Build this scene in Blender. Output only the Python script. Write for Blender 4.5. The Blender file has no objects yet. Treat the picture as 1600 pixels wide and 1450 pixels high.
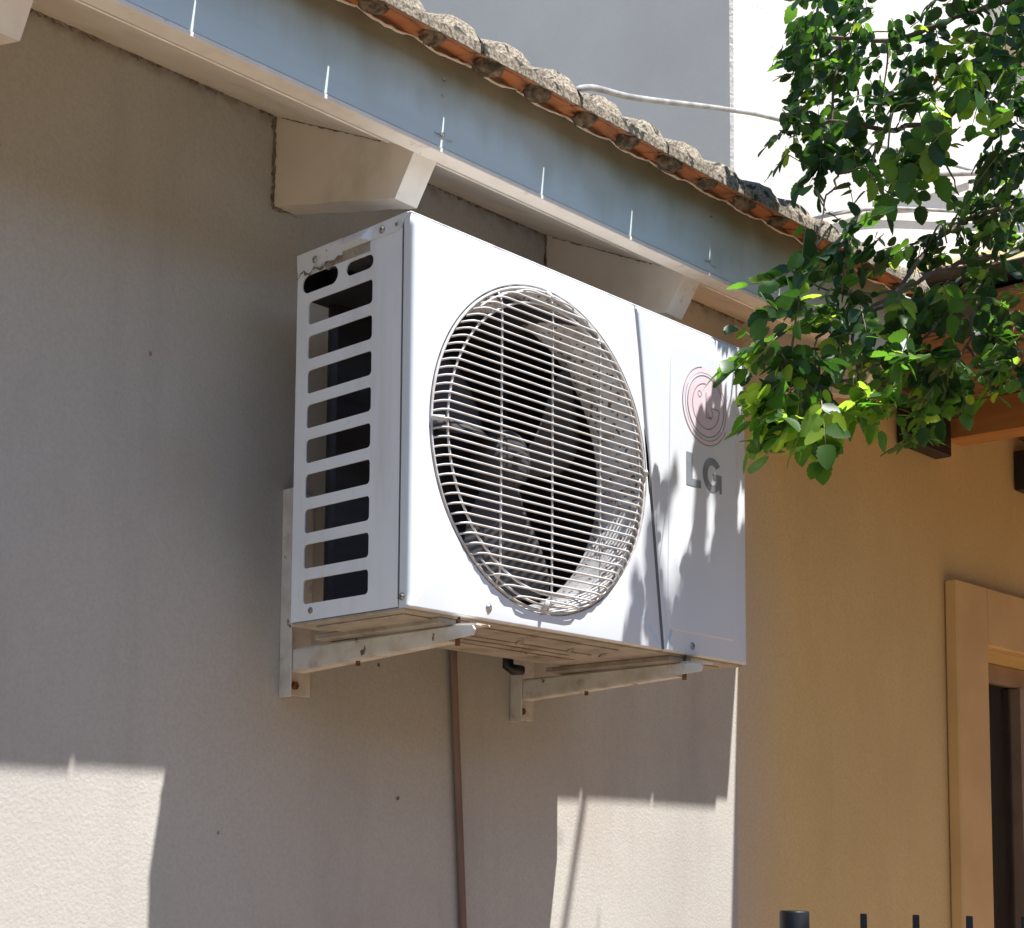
import bpy, math, random
from mathutils import Vector, Matrix, noise
R = math.radians
scene = bpy.context.scene
col = scene.collection
rnd = random.Random(7)

# ------------------------------------------------------------------ camera
cam_d = bpy.data.cameras.new('camera')
cam = bpy.data.objects.new('camera', cam_d); col.objects.link(cam)
cam_d.sensor_width = 36.0; cam_d.sensor_fit = 'HORIZONTAL'
cam_d.lens = 55.17; cam_d.shift_x = 0.1004; cam_d.shift_y = 0.2383
cam_d.clip_start = 0.05; cam_d.clip_end = 500
cr = Vector((.7125, -.7015, .0130)); cf = Vector((.6978, .7099, .0959))
cf.normalize(); cr = (cr - cf * cr.dot(cf)).normalized(); cu = cr.cross(cf)
cam.matrix_world = Matrix(((cr.x, cu.x, -cf.x, -1.448), (cr.y, cu.y, -cf.y, -1.477),
                           (cr.z, cu.z, -cf.z, -.335), (0, 0, 0, 1)))
scene.camera = cam

# ------------------------------------------------------------------ light
SUN = Vector((.38, -1.0, 2.49)).normalized()          # towards the sun
el = math.asin(SUN.z); az = math.atan2(SUN.x, SUN.y)
world = bpy.data.worlds.new('World'); scene.world = world; world.use_nodes = True
wn = world.node_tree.nodes; wl = world.node_tree.links
bg = wn['Background']; sky = wn.new('ShaderNodeTexSky'); sky.sky_type = 'NISHITA'
sky.sun_disc = False; sky.sun_elevation = el; sky.sun_rotation = az
sky.air_density = 1.0; sky.dust_density = .3; sky.ozone_density = 2.8
wl.new(sky.outputs[0], bg.inputs[0]); bg.inputs[1].default_value = 0.094
sd = bpy.data.lights.new('sun', 'SUN'); sd.energy = 5.0; sd.angle = R(.5); sd.color = (1.0, .965, .935)
so = bpy.data.objects.new('sun', sd); col.objects.link(so)
so.rotation_euler = SUN.to_track_quat('Z', 'Y').to_euler(); so.location = (1, -3, 6)
vs = scene.view_settings
vs.view_transform = 'Standard'; vs.look = 'None'; vs.gamma = 1; vs.use_curve_mapping = False
vs.exposure = 1.08

# ------------------------------------------------------------------ materials
def mat(name, c1, c2=None, rough=.6, scale=8, detail=4, lo=.4, hi=.65, bump=0, bscale=60, bdist=.002,
        metal=0, stretch=(1, 1, 1), spots=None, spec=.5, c3=None):
    """two noise-mixed colours, optional dark spots (colour, scale, threshold), optional bump"""
    m = bpy.data.materials.new(name); m.use_nodes = True
    n = m.node_tree.nodes; l = m.node_tree.links; b = n['Principled BSDF']
    b.inputs['Roughness'].default_value = rough; b.inputs['Metallic'].default_value = metal
    b.inputs['Specular IOR Level'].default_value = spec
    tc = n.new('ShaderNodeTexCoord'); mp = n.new('ShaderNodeMapping'); mp.inputs['Scale'].default_value = stretch
    l.new(tc.outputs['Object'], mp.inputs[0])
    out = None
    if c2:
        t = n.new('ShaderNodeTexNoise'); t.inputs['Scale'].default_value = scale; t.inputs['Detail'].default_value = detail
        l.new(mp.outputs[0], t.inputs['Vector'])
        r = n.new('ShaderNodeMapRange'); r.inputs[1].default_value = lo; r.inputs[2].default_value = hi
        l.new(t.outputs[0], r.inputs[0])
        mx = n.new('ShaderNodeMix'); mx.data_type = 'RGBA'
        mx.inputs[6].default_value = (*c1, 1); mx.inputs[7].default_value = (*c2, 1)
        l.new(r.outputs[0], mx.inputs[0]); out = mx.outputs[2]
    if spots:
        sc, ss, th = spots[:3]
        t = n.new('ShaderNodeTexNoise'); t.inputs['Scale'].default_value = ss; t.inputs['Detail'].default_value = 3
        l.new(tc.outputs['Object'], t.inputs['Vector'])
        r = n.new('ShaderNodeMapRange'); r.inputs[1].default_value = th; r.inputs[2].default_value = th + .03
        l.new(t.outputs[0], r.inputs[0])
        mx = n.new('ShaderNodeMix'); mx.data_type = 'RGBA'
        if out: l.new(out, mx.inputs[6])
        else: mx.inputs[6].default_value = (*c1, 1)
        mx.inputs[7].default_value = (*sc, 1); l.new(r.outputs[0], mx.inputs[0]); out = mx.outputs[2]
    if out: l.new(out, b.inputs['Base Color'])
    else: b.inputs['Base Color'].default_value = (*c1, 1)
    if bump:
        t = n.new('ShaderNodeTexNoise'); t.inputs['Scale'].default_value = bscale; t.inputs['Detail'].default_value = 4
        l.new(mp.outputs[0], t.inputs['Vector'])
        bp = n.new('ShaderNodeBump'); bp.inputs['Strength'].default_value = bump; bp.inputs['Distance'].default_value = bdist
        l.new(t.outputs[0], bp.inputs['Height']); l.new(bp.outputs[0], b.inputs['Normal'])
    m['_'] = 1
    return m

def zstain(m, color, z0, width, amp, nscale, stretch=(1, 1, 1), strength=1.0, below=False):
    """a dirt band that starts at height z0 with a ragged noise edge (dirt that stays where it is)"""
    n = m.node_tree.nodes; l = m.node_tree.links; b = n['Principled BSDF']
    tc = n.new('ShaderNodeTexCoord'); mp = n.new('ShaderNodeMapping'); mp.inputs['Scale'].default_value = stretch
    l.new(tc.outputs['Object'], mp.inputs[0])
    t = n.new('ShaderNodeTexNoise'); t.inputs['Scale'].default_value = nscale; t.inputs['Detail'].default_value = 5
    l.new(mp.outputs[0], t.inputs['Vector'])
    sx = n.new('ShaderNodeSeparateXYZ'); l.new(tc.outputs['Object'], sx.inputs[0])
    ma = n.new('ShaderNodeMath'); ma.operation = 'MULTIPLY_ADD'
    l.new(t.outputs[0], ma.inputs[0]); ma.inputs[1].default_value = amp; l.new(sx.outputs[2], ma.inputs[2])
    r = n.new('ShaderNodeMapRange'); r.interpolation_type = 'SMOOTHSTEP'
    r.inputs[1].default_value = z0 + amp * .5; r.inputs[2].default_value = z0 + amp * .5 + width
    r.inputs[4].default_value = strength
    if below: r.inputs[1].default_value, r.inputs[2].default_value = z0 + amp * .5, z0 + amp * .5 - width
    l.new(ma.outputs[0], r.inputs[0])
    mx = n.new('ShaderNodeMix'); mx.data_type = 'RGBA'; l.new(r.outputs[0], mx.inputs[0])
    if b.inputs['Base Color'].is_linked: l.new(b.inputs['Base Color'].links[0].from_socket, mx.inputs[6])
    else: mx.inputs[6].default_value = b.inputs['Base Color'].default_value
    mx.inputs[7].default_value = (*color, 1); l.new(mx.outputs[2], b.inputs['Base Color'])

def leafmat(name, c, trans, w=.5):
    m = bpy.data.materials.new(name); m.use_nodes = True
    n = m.node_tree.nodes; l = m.node_tree.links; b = n['Principled BSDF']
    tc = n.new('ShaderNodeTexCoord'); t = n.new('ShaderNodeTexNoise'); t.inputs['Scale'].default_value = 9
    l.new(tc.outputs['Object'], t.inputs['Vector'])
    mx = n.new('ShaderNodeMix'); mx.data_type = 'RGBA'; l.new(t.outputs[0], mx.inputs[0])
    mx.inputs[6].default_value = (c[0] * .6, c[1] * .65, c[2] * .7, 1); mx.inputs[7].default_value = (c[0] * 1.4, c[1] * 1.3, c[2], 1)
    l.new(mx.outputs[2], b.inputs['Base Color']); b.inputs['Roughness'].default_value = .42
    b.inputs['Specular IOR Level'].default_value = .35
    tr = n.new('ShaderNodeBsdfTranslucent'); tr.inputs[0].default_value = (*trans, 1)
    ms = n.new('ShaderNodeMixShader'); ms.inputs[0].default_value = w
    l.new(b.outputs[0], ms.inputs[1]); l.new(tr.outputs[0], ms.inputs[2])
    l.new(ms.outputs[0], n['Material Output'].inputs[0])
    return m

M = {}
M['wall'] = mat('wall_plaster', (.53, .512, .462), (.46, .443, .40), .9, 1.7, 7, .35, .7, bump=.32, bscale=190, bdist=.0022)
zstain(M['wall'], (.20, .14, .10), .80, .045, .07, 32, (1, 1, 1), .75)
def streaks(m, color, sc, st, lo, hi, k):
    n = m.node_tree.nodes; l = m.node_tree.links; b = n['Principled BSDF']
    tc = n.new('ShaderNodeTexCoord'); mp = n.new('ShaderNodeMapping'); mp.inputs['Scale'].default_value = st
    l.new(tc.outputs['Object'], mp.inputs[0]); t = n.new('ShaderNodeTexNoise'); t.inputs['Scale'].default_value = sc; t.inputs['Detail'].default_value = 7
    t.inputs['Roughness'].default_value = .65
    l.new(mp.outputs[0], t.inputs['Vector']); r = n.new('ShaderNodeMapRange'); r.inputs[1].default_value = lo; r.inputs[2].default_value = hi; r.inputs[4].default_value = k
    l.new(t.outputs[0], r.inputs[0]); mx = n.new('ShaderNodeMix'); mx.data_type = 'RGBA'; l.new(r.outputs[0], mx.inputs[0])
    l.new(b.inputs['Base Color'].links[0].from_socket, mx.inputs[6]); mx.inputs[7].default_value = (*color, 1); l.new(mx.outputs[2], b.inputs['Base Color'])
streaks(M['wall'], (.40, .37, .33), 170, (1, 1, 1), .42, .62, .35)
streaks(M['wall'], (.30, .27, .25), 6, (1, 1, .12), .52, .8, .45)
streaks(M['wall'], (.38, .31, .25), 2.2, (1, 1, 1), .52, .72, .35)
M['ochre'] = mat('ochre_bounce_plaster', (.76, .58, .27), (.70, .53, .24), .9, 3.0, 5, .35, .7, bump=.35, bscale=190, bdist=.002)  # ochre is warm bounce light put into the wall colour
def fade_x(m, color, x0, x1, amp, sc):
    """painted bounce light fading to the plain wall colour towards x0, ragged edge"""
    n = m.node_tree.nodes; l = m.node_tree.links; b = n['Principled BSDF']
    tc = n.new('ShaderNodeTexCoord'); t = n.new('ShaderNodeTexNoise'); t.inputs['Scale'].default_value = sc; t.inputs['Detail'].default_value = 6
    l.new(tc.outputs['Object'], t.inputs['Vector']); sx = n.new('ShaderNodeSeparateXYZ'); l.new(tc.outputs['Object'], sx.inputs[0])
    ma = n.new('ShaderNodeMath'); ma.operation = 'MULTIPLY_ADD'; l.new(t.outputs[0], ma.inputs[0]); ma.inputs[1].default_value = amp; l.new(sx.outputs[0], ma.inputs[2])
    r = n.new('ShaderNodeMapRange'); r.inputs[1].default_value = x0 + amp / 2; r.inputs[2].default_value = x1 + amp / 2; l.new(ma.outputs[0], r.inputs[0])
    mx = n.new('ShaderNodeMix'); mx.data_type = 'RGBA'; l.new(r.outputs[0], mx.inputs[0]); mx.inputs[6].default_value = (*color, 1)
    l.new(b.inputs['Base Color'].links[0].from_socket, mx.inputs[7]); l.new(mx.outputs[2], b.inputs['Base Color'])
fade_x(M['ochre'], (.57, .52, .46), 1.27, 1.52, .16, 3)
streaks(M['ochre'], (.50, .33, .15), 5, (1, 1, .3), .5, .8, .35)
streaks(M['ochre'], (.55, .38, .18), 170, (1, 1, 1), .42, .62, .35)
M['surround'] = mat('surround_plaster', (.72, .49, .22), (.64, .43, .19), .9, 5, 4, bump=.3, bscale=90)
M['soffit'] = mat('soffit_paint', (.80, .71, .60), (.70, .61, .50), .8, 9, 5, .4, .75, bump=.3, bscale=40, bdist=.002, stretch=(1, .4, 1))
M['trim'] = mat('trim_paint', (.86, .81, .72), (.76, .70, .61), .75, 25, 5, .45, .8, bump=.35, bscale=70, bdist=.002)
M['fascia'] = mat('fascia_paint', (.64, .75, .76), (.50, .60, .58), .6, 4, 5, .4, .7, bump=.25, bscale=30, bdist=.001, stretch=(.25, 1, 2.5))
zstain(M['fascia'], (.40, .45, .36), .685, .06, .16, 11, (1, 1, .22), .6)
zstain(M['fascia'], (.26, .28, .20), .742, .06, .12, 9, (1, 1, .30), .85)
zstain(M['fascia'], (.22, .16, .11), .79, .04, .05, 7, (1, 1, .4), .8)
M['clay'] = mat('clay_underside', (.52, .19, .07), (.34, .15, .08), .85, 22, 4, .4, .7, bump=.4, bscale=90)
M['lichen'] = mat('lichen_tile', (.10, .08, .052), (.34, .29, .215), .95, 230, 6, .38, .62, bump=.6, bscale=230, bdist=.002, spots=((.03, .027, .018), 45, .60))
M['moss'] = mat('mossy_trough', (.07, .055, .035), (.26, .18, .11), .95, 75, 6, .40, .66, bump=1.0, bscale=150, bdist=.005)
M['white'] = mat('casing_white', (.69, .725, .755), (.64, .67, .695), .38, 5, 5, .5, .85, spots=((.45, .43, .38), 85, .775))
zstain(M['white'], (.50, .40, .28), .004, .012, .018, 45, (1, 1, 1), .7, below=True)
M['side'] = mat('casing_side', (.80, .82, .85), (.72, .74, .77), .38, 7, 5, .5, .8, spots=((.30, .28, .25), 75, .745))
M['lid'] = mat('lid_dirty', (.72, .73, .75), (.42, .40, .36), .45, 26, 6, .52, .72, spots=((.16, .14, .11), 60, .70))
M['pan'] = mat('recess_shade_paint', (.40, .35, .29), (.26, .21, .16), .6, 14, 5, .45, .7, spots=((.20, .11, .06), 40, .70))
M['wire'] = mat('wire_coating', (.60, .59, .58), (.50, .47, .44), .4, 40, 4)
M['shroud'] = mat('shroud_dusty', (.58, .58, .58), (.34, .31, .28), .7, 30, 7, .47, .68, spots=((.09, .08, .07), 130, .59), bump=.6, bscale=200)
M['lip'] = mat('lip_dusty', (.50, .50, .49), (.22, .20, .18), .6, 50, 5, .42, .62)
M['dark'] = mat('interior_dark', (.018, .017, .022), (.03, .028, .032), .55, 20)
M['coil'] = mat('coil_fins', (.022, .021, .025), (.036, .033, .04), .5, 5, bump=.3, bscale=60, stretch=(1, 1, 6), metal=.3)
M['fan'] = mat('fan_plastic', (.075, .075, .08), (.045, .045, .045), .8, 14, 4, .4, .7, spec=.15)
M['screw'] = mat('screw_steel', (.45, .44, .42), (.25, .2, .15), .35, 60, metal=.8)
M['rust'] = mat('rust', (.10, .035, .015), (.20, .09, .04), .9, 90, bump=.5, bscale=200)
M['bracket'] = mat('bracket_paint', (.66, .63, .58), (.48, .42, .35), .6, 22, 5, .45, .75, spots=((.15, .08, .04), 38, .69), bump=.15, bscale=60)
M['seal'] = mat('dark_seam', (.13, .135, .15), rough=.7)
M['pink'] = mat('faded_pink', (.72, .58, .63), (.74, .64, .68), .4, 20)
M['pink2'] = mat('faded_pink_ring', (.74, .60, .65), (.77, .68, .71), .4, 20)
M['ink'] = mat('logo_ink', (.17, .13, .16), rough=.5)
M['grey'] = mat('logo_grey', (.20, .22, .25), (.26, .28, .30), .45, 30)
M['pipe'] = mat('old_pipe', (.17, .10, .08), (.26, .17, .13), .6, 20, stretch=(1, 1, .15))
M['black'] = mat('black_metal', (.012, .012, .014), rough=.45)
M['wood'] = mat('varnished_timber', (.50, .24, .085), (.38, .17, .05), .45, 6, 5, .35, .7, stretch=(6, .5, 6), bump=.15, bscale=20)
M['darkwood'] = mat('dark_timber', (.10, .06, .035), (.06, .035, .02), .7, 8, stretch=(1, 6, 1), bump=.3, bscale=20)
M['boards'] = mat('ceiling_boards', (.24, .12, .055), (.16, .08, .035), .6, 6, 5, stretch=(6, .5, 6))
M['plastic'] = mat('black_sheeting', (.02, .022, .026), (.05, .055, .06), .25, 10, bump=.8, bscale=14, bdist=.02)
M['bldg'] = mat('neighbour_plaster', (.70, .67, .62), (.62, .59, .55), .9, 1.2, 4, bump=.5, bscale=40, bdist=.01)
M['sky_block'] = mat('sky_block_plaster', (.30, .25, .20), (.26, .21, .17), .9, 2, 4)
M['yellow'] = mat('yellow_plaster', (.70, .52, .26), (.62, .46, .22), .9, 2, 4, bump=.3, bscale=40)
M['cable'] = mat('cable_sheath', (.34, .33, .31), (.20, .19, .18), .6, 10)
M['glass'] = mat('dark_glass', (.012, .010, .009), rough=.12, spec=.4)
_b = M['glass'].node_tree.nodes['Principled BSDF']; _b.inputs['Alpha'].default_value = .5
M['alu'] = mat('window_aluminium', (.42, .33, .26), (.36, .28, .21), .4, 10, metal=.3)
M['curtain'] = mat('blue_white_blind', (.62, .66, .78), (.50, .55, .70), .8, 14, stretch=(6, 6, .2))
M['bounce_paving'] = mat('terracotta_bounce', (.28, .17, .088), (.23, .14, .072), .85, 2, 5, bump=.4, bscale=20)
M['ground'] = mat('concrete_ground', (.185, .158, .113), (.155, .133, .095), .85, 2, 5, bump=.4, bscale=20)
M['bark'] = mat('bark', (.11, .075, .05), (.20, .15, .11), .85, 30, 5, stretch=(1, 1, .3), bump=.6, bscale=60)
M['twig'] = mat('green_twig', (.13, .16, .05), (.20, .17, .08), .6, 10)
M['leafA'] = leafmat('leaf_shaded', (.024, .062, .022), (.045, .14, .016), .34)  # dark green of shaded leaves put into the colour
M['leafB'] = leafmat('leaf_mid', (.042, .105, .026), (.17, .42, .03), .46)
M['leafC'] = leafmat('leaf_sunlit', (.13, .25, .04), (.50, .75, .06), .55)  # sunlight on leaves put into the yellow-green colour
M['orange'] = mat('orange_leaf', (.75, .12, .02), rough=.5)
M['flake'] = mat('paint_flake', (.62, .62, .58), (.3, .3, .28), .8, 200)
M['gunk'] = mat('joint_gunk', (.17, .12, .085), (.32, .25, .19), .95, 60, bump=.8, bscale=150)

streaks(M['white'], (.52, .49, .44), 9, (1, 1, .10), .56, .85, .30)
streaks(M['side'], (.42, .38, .33), 14, (1, 1, .12), .52, .80, .42)
streaks(M['bracket'], (.24, .15, .09), 30, (1, 1, 1), .56, .72, .5)
streaks(M['pan'], (.12, .08, .05), 18, (1, 1, 1), .50, .70, .6)
streaks(M['soffit'], (.42, .34, .26), 7, (1, 1, 1), .52, .78, .5)
streaks(M['trim'], (.40, .34, .27), 45, (1, 1, 1), .60, .72, .6)
# ------------------------------------------------------------------ mesh helpers
class MB:
    def __init__(s): s.v = []; s.f = []; s.mi = []; s.sm = []
    def add(s, vs, fs, mi=0, smooth=False):
        o = len(s.v); s.v += [tuple(v) for v in vs]
        for f in fs: s.f.append(tuple(i + o for i in f)); s.mi.append(mi); s.sm.append(smooth)
    def box(s, x0, x1, y0, y1, z0, z1, mi=0, b=0):
        if b <= 0:
            v = [(x, y, z) for z in (z0, z1) for y in (y0, y1) for x in (x0, x1)]
            s.add(v, [(0, 2, 3, 1), (4, 5, 7, 6), (0, 1, 5, 4), (2, 6, 7, 3), (0, 4, 6, 2), (1, 3, 7, 5)], mi); return
        # chamfered box as 3 levels of an octagon-like ring
        def ring(z, k):
            return [(x0 + k + b, y0 + k, z), (x1 - k - b, y0 + k, z), (x1 - k, y0 + k + b, z), (x1 - k, y1 - k - b, z),
                    (x1 - k - b, y1 - k, z), (x0 + k + b, y1 - k, z), (x0 + k, y1 - k - b, z), (x0 + k, y0 + k + b, z)]
        rs = [ring(z0, b), ring(z0 + b, 0), ring(z1 - b, 0), ring(z1, b)]
        v = [p for r_ in rs for p in r_]; f = []
        for k in range(3):
            for i in range(8): j = (i + 1) % 8; f.append((k * 8 + i, k * 8 + j, k * 8 + 8 + j, k * 8 + 8 + i))
        f.append(tuple(range(7, -1, -1))); f.append(tuple(range(24, 32))); s.add(v, f, mi)
    def tube(s, pts, r, n=6, mi=0, caps=True, smooth=True):
        pts = [Vector(p) for p in pts]; N = len(pts)
        rr = r if isinstance(r, (list, tuple)) else [r] * N
        vs = []; up = None
        for i, p in enumerate(pts):
            t = (pts[min(i + 1, N - 1)] - pts[max(i - 1, 0)]).normalized()
            if up is None:
                up = Vector((0, 0, 1)) if abs(t.z) < .9 else Vector((1, 0, 0))
            a = t.cross(up)
            if a.length < 1e-5: a = t.orthogonal()
            a.normalize(); b = a.cross(t).normalized(); up = b
            for k in range(n):
                q = 2 * math.pi * k / n; vs.append(p + (a * math.cos(q) + b * math.sin(q)) * rr[i])
        fs = [(i * n + k, i * n + (k + 1) % n, (i + 1) * n + (k + 1) % n, (i + 1) * n + k) for i in range(N - 1) for k in range(n)]
        if caps: fs += [tuple(range(n - 1, -1, -1)), tuple(range((N - 1) * n, N * n))]
        s.add(vs, fs, mi, smooth)
    def extrude(s, poly, axis, a0, a1, mi=0):
        """poly in the two other axes (x,z for axis y; y,z for axis x; x,y for axis z)"""
        def P(u, v, w): return (w, u, v) if axis == 'x' else ((u, w, v) if axis == 'y' else (u, v, w))
        n = len(poly)
        vs = [P(u, v, a0) for u, v in poly] + [P(u, v, a1) for u, v in poly]
        fs = [tuple(range(n)), tuple(range(2 * n - 1, n - 1, -1))] + [(i, i + n, (i + 1) % n + n, (i + 1) % n) for i in range(n)]
        s.add(vs, fs, mi)
    def revolve_y(s, c, prof, n=64, mi=0, smooth=True, a0=0, a1=2 * math.pi):
        """profile of (r, y) about the Y axis through c=(x,z)"""
        full = abs(a1 - a0 - 2 * math.pi) < 1e-6; m = n if full else n + 1
        vs = [(c[0] + r * math.cos(a0 + (a1 - a0) * i / n), y, c[1] + r * math.sin(a0 + (a1 - a0) * i / n)) for r, y in prof for i in range(m)]
        fs = []
        for k in range(len(prof) - 1):
            for i in range(n):
                j = (i + 1) % m; fs.append((k * m + i, k * m + j, (k + 1) * m + j, (k + 1) * m + i))
        s.add(vs, fs, mi, smooth)
    def build(s, name, mats, parent=None, fix=True):
        me = bpy.data.meshes.new(name); me.from_pydata(s.v, [], s.f)
        if not isinstance(mats, (list, tuple)): mats = [mats]
        for m in mats: me.materials.append(m)
        me.polygons.foreach_set('material_index', s.mi); me.polygons.foreach_set('use_smooth', s.sm)
        if fix:
            import bmesh
            b = bmesh.new(); b.from_mesh(me); bmesh.ops.recalc_face_normals(b, faces=b.faces); b.to_mesh(me); b.free()
        me.update()
        o = bpy.data.objects.new(name, me); col.objects.link(o)
        if parent: o.parent = parent; o.matrix_parent_inverse = parent.matrix_world.inverted()
        return o

def tag(o, label=None, cat=None, group=None, kind=None):
    if label: o['label'] = label
    if cat: o['category'] = cat
    if group: o['group'] = group
    if kind: o['kind'] = kind
    return o
def empty(name, loc, label, cat, group=None):
    o = bpy.data.objects.new(name, None); col.objects.link(o); o.location = loc
    o.matrix_world = Matrix.Translation(loc); o.empty_display_size = .05
    return tag(o, label, cat, group)
def rrect(u0, u1, v0, v1, r, n=4):
    out = []
    for cu_, cv, a in ((u1 - r, v1 - r, 0), (u0 + r, v1 - r, 90), (u0 + r, v0 + r, 180), (u1 - r, v0 + r, 270)):
        for k in range(n + 1):
            q = R(a + 90 * k / n); out.append((cu_ + r * math.cos(q), cv + r * math.sin(q)))
    return out
def ray_poly(c, ang, poly):
    """distance from c along ang to the polygon boundary"""
    dx, dy = math.cos(ang), math.sin(ang); best = None
    for i in range(len(poly)):
        (x1, y1), (x2, y2) = poly[i], poly[(i + 1) % len(poly)]
        ex, ey = x2 - x1, y2 - y1; den = dx * ey - dy * ex
        if abs(den) < 1e-12: continue
        t = ((x1 - c[0]) * ey - (y1 - c[1]) * ex) / den; u = ((x1 - c[0]) * dy - (y1 - c[1]) * dx) / den
        if t > 0 and -1e-6 <= u <= 1 + 1e-6 and (best is None or t < best): best = t
    return best

GZ = -1.94; YW = .375
H = .545; W = .805; D = .242

# ------------------------------------------------------------------ ground
g = MB(); g.add([(-60, -60, GZ), (60, -60, GZ), (60, 60, GZ), (-60, 60, GZ)], [(0, 1, 2, 3)])
tag(g.build('ground', M['ground']), kind='structure')
g = MB(); g.box(.1, 7, -5.5, YW - .002, GZ + .004, GZ + .03)  # unseen terracotta slab, added for warm bounce onto the wall
tag(g.build('bounce_paving', M['bounce_paving']), kind='structure')

# ------------------------------------------------------------------ house
house = empty('house', (0, YW, GZ), 'beige plastered house with blue-grey eaves board and old clay tile roof', 'house')
w = MB()
w.box(-4, 1.335, YW, YW + .25, GZ, .84)
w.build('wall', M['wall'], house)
# half of the wall with the window opening, bounce light painted in as ochre
OX0, OX1, OZ = 2.432, 3.45, .232
w = MB()
zb = -.95
w.box(1.335, OX0, YW - .0, YW + .25, GZ, .855)
w.box(OX1, 5.5, YW, YW + .25, GZ, .855)
w.box(OX0, OX1, YW, YW + .25, OZ, .855)
w.box(OX0, OX1, YW, YW + .25, GZ, zb)
oc = w.build('wall', M['ochre'], house); oc['label'] = 'stretch of wall around the window, warm bounce light painted in as ochre'
# window surround (raised plaster band) : left, top, right, sill
w = MB()
Y0 = YW - .035
w.box(2.262, OX0, Y0, YW - .002, zb - .15, .386, b=.004)
w.box(OX0 + .0, OX1 + .19, Y0, YW - .002, OZ, .386, b=.004)
w.box(OX1, OX1 + .19, Y0, YW - .002, zb - .15, OZ - .001, b=.004)
w.build('window_surround', M['surround'], house)
win = MB()
fy = YW + .115
win.box(OX0 + .002, OX1 - .002, fy, fy + .05, OZ - .055, OZ - .002)
win.box(OX0 + .002, OX0 + .022, fy, fy + .05, zb, OZ - .055)
win.box(OX0 + .002, OX1 - .002, fy, fy + .05, zb + .001, zb + .05)
for x in (2.925, 3.30): win.box(x, x + .035, fy - .012, fy + .04, zb + .05, OZ - .056, b=.003)
wo = win.build('window', M['alu'], house)
p = MB(); p.box(OX0 + .02, OX1 - .02, fy + .02, fy + .026, zb + .04, OZ - .05); p.build('pane', M['glass'], wo)
p = MB()
for k in range(16):
    x = OX0 + .03 + k * .06; p.tube([(x, fy + .10, zb), (x + .01 * math.sin(k), fy + .10, OZ + .03)], .022, 8)
p.build('curtain', mat('curtain_cloth', (.30, .22, .13), rough=.9), wo)

for (x, z, r) in ((-.165, .391, .0035), (.348, -.236, .004), (.30, -.02, .003), (-.42, .62, .003), (-.02, -.30, .0025)):
    d = MB(); n = 9
    d.add([(x, YW - .0006, z)] + [(x + r * rnd.uniform(.6, 1.2) * math.cos(6.283 * i / n), YW - .0012, z + r * 1.2 * rnd.uniform(.6, 1.2) * math.sin(6.283 * i / n)) for i in range(n)], [(0, i + 1, (i + 1) % n + 1) for i in range(n)])
    d.build('plaster_pit', M['gunk'], house)
rm = MB(); rm.box(OX0 - .3, OX1 + .3, YW + 1.2, YW + 1.25, GZ, .85); rm.box(OX0 - .3, OX1 + .3, YW + .251, YW + 1.2, .80, .85)
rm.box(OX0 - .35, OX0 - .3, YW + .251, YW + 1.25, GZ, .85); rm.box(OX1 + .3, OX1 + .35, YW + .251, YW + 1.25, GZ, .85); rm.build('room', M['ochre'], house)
# soffit boards (slope .5), fascia, trim
def soff(y): return .830 - (YW - y) * (.158 / .320)
so_ = MB(); X0, X1 = -3.2, 1.43
so_.extrude([(YW + .0, soff(YW)), (.052, soff(.052)), (.052, soff(.052) + .02), (YW, soff(YW) + .03)], 'x', X0, X1)
so_.build('soffit', M['soffit'], house)
gr = MB()
gr.tube([(X0, .112, soff(.112) - .0005), (X1, .112, soff(.112) - .0005)], .0016, 5)
gr.build('soffit_bead', M['trim'], house)
fa = MB(); fa.box(X0, X1, .027, .0515, .672, .845, b=.0015)
fa.build('fascia', M['fascia'], house)
st = MB(); st.box(X0, X1, .0255, .0535, .664, .6715, b=.001)
st.build('fascia_trim', M['trim'], house)
# rafter tails
def rafter(x):
    yb = .099; zb0, zb1 = .682, .612
    prof = [(YW + .02, .81 + .02), (YW + .02, zb0 + .004), (yb, zb1), (.056, soff(.056) - .001), (.056, soff(.056) + .002)]
    m = MB()
    # subdivided along y with slight irregularity
    n = 10; V = []
    def low(y): return zb1 + (zb0 - zb1) * (y - yb) / (YW - yb)
    ys = [yb + (YW + .01 - yb) * i / n for i in range(n + 1)]
    for xx in (x, x + .046):
        s_ = -1 if xx == x else 1
        for y in ys:
            V.append((xx + rnd.uniform(-.0008, .0008), y, low(y) + rnd.uniform(-.001, .001)))
        for y in ys: V.append((xx + rnd.uniform(-.0008, .0008), y, soff(y) + .003))
        V.append((xx, .056, soff(.056) + .003))
    K = 2 * (n + 1) + 1; F = []
    for i in range(n):
        F.append((i, i + 1, n + 2 + i, n + 1 + i)); F.append((K + i, K + n + 1 + i, K + n + 2 + i, K + i + 1))
        F.append((i, K + i, K + i + 1, i + 1))
    e = 2 * (n + 1)
    F += [(0, n + 1, e), (K, K + e, K + n + 1)]
    m.add(V, F, 0)
    m.add([V[0], V[K], V[K + e], V[e]], [(0, 1, 2, 3)], 1)
    return m
for x in (-1.252, -.597, .058, .712, 1.366):
    rafter(x).build('rafter', [M['soffit'], M['trim']], house)
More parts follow.
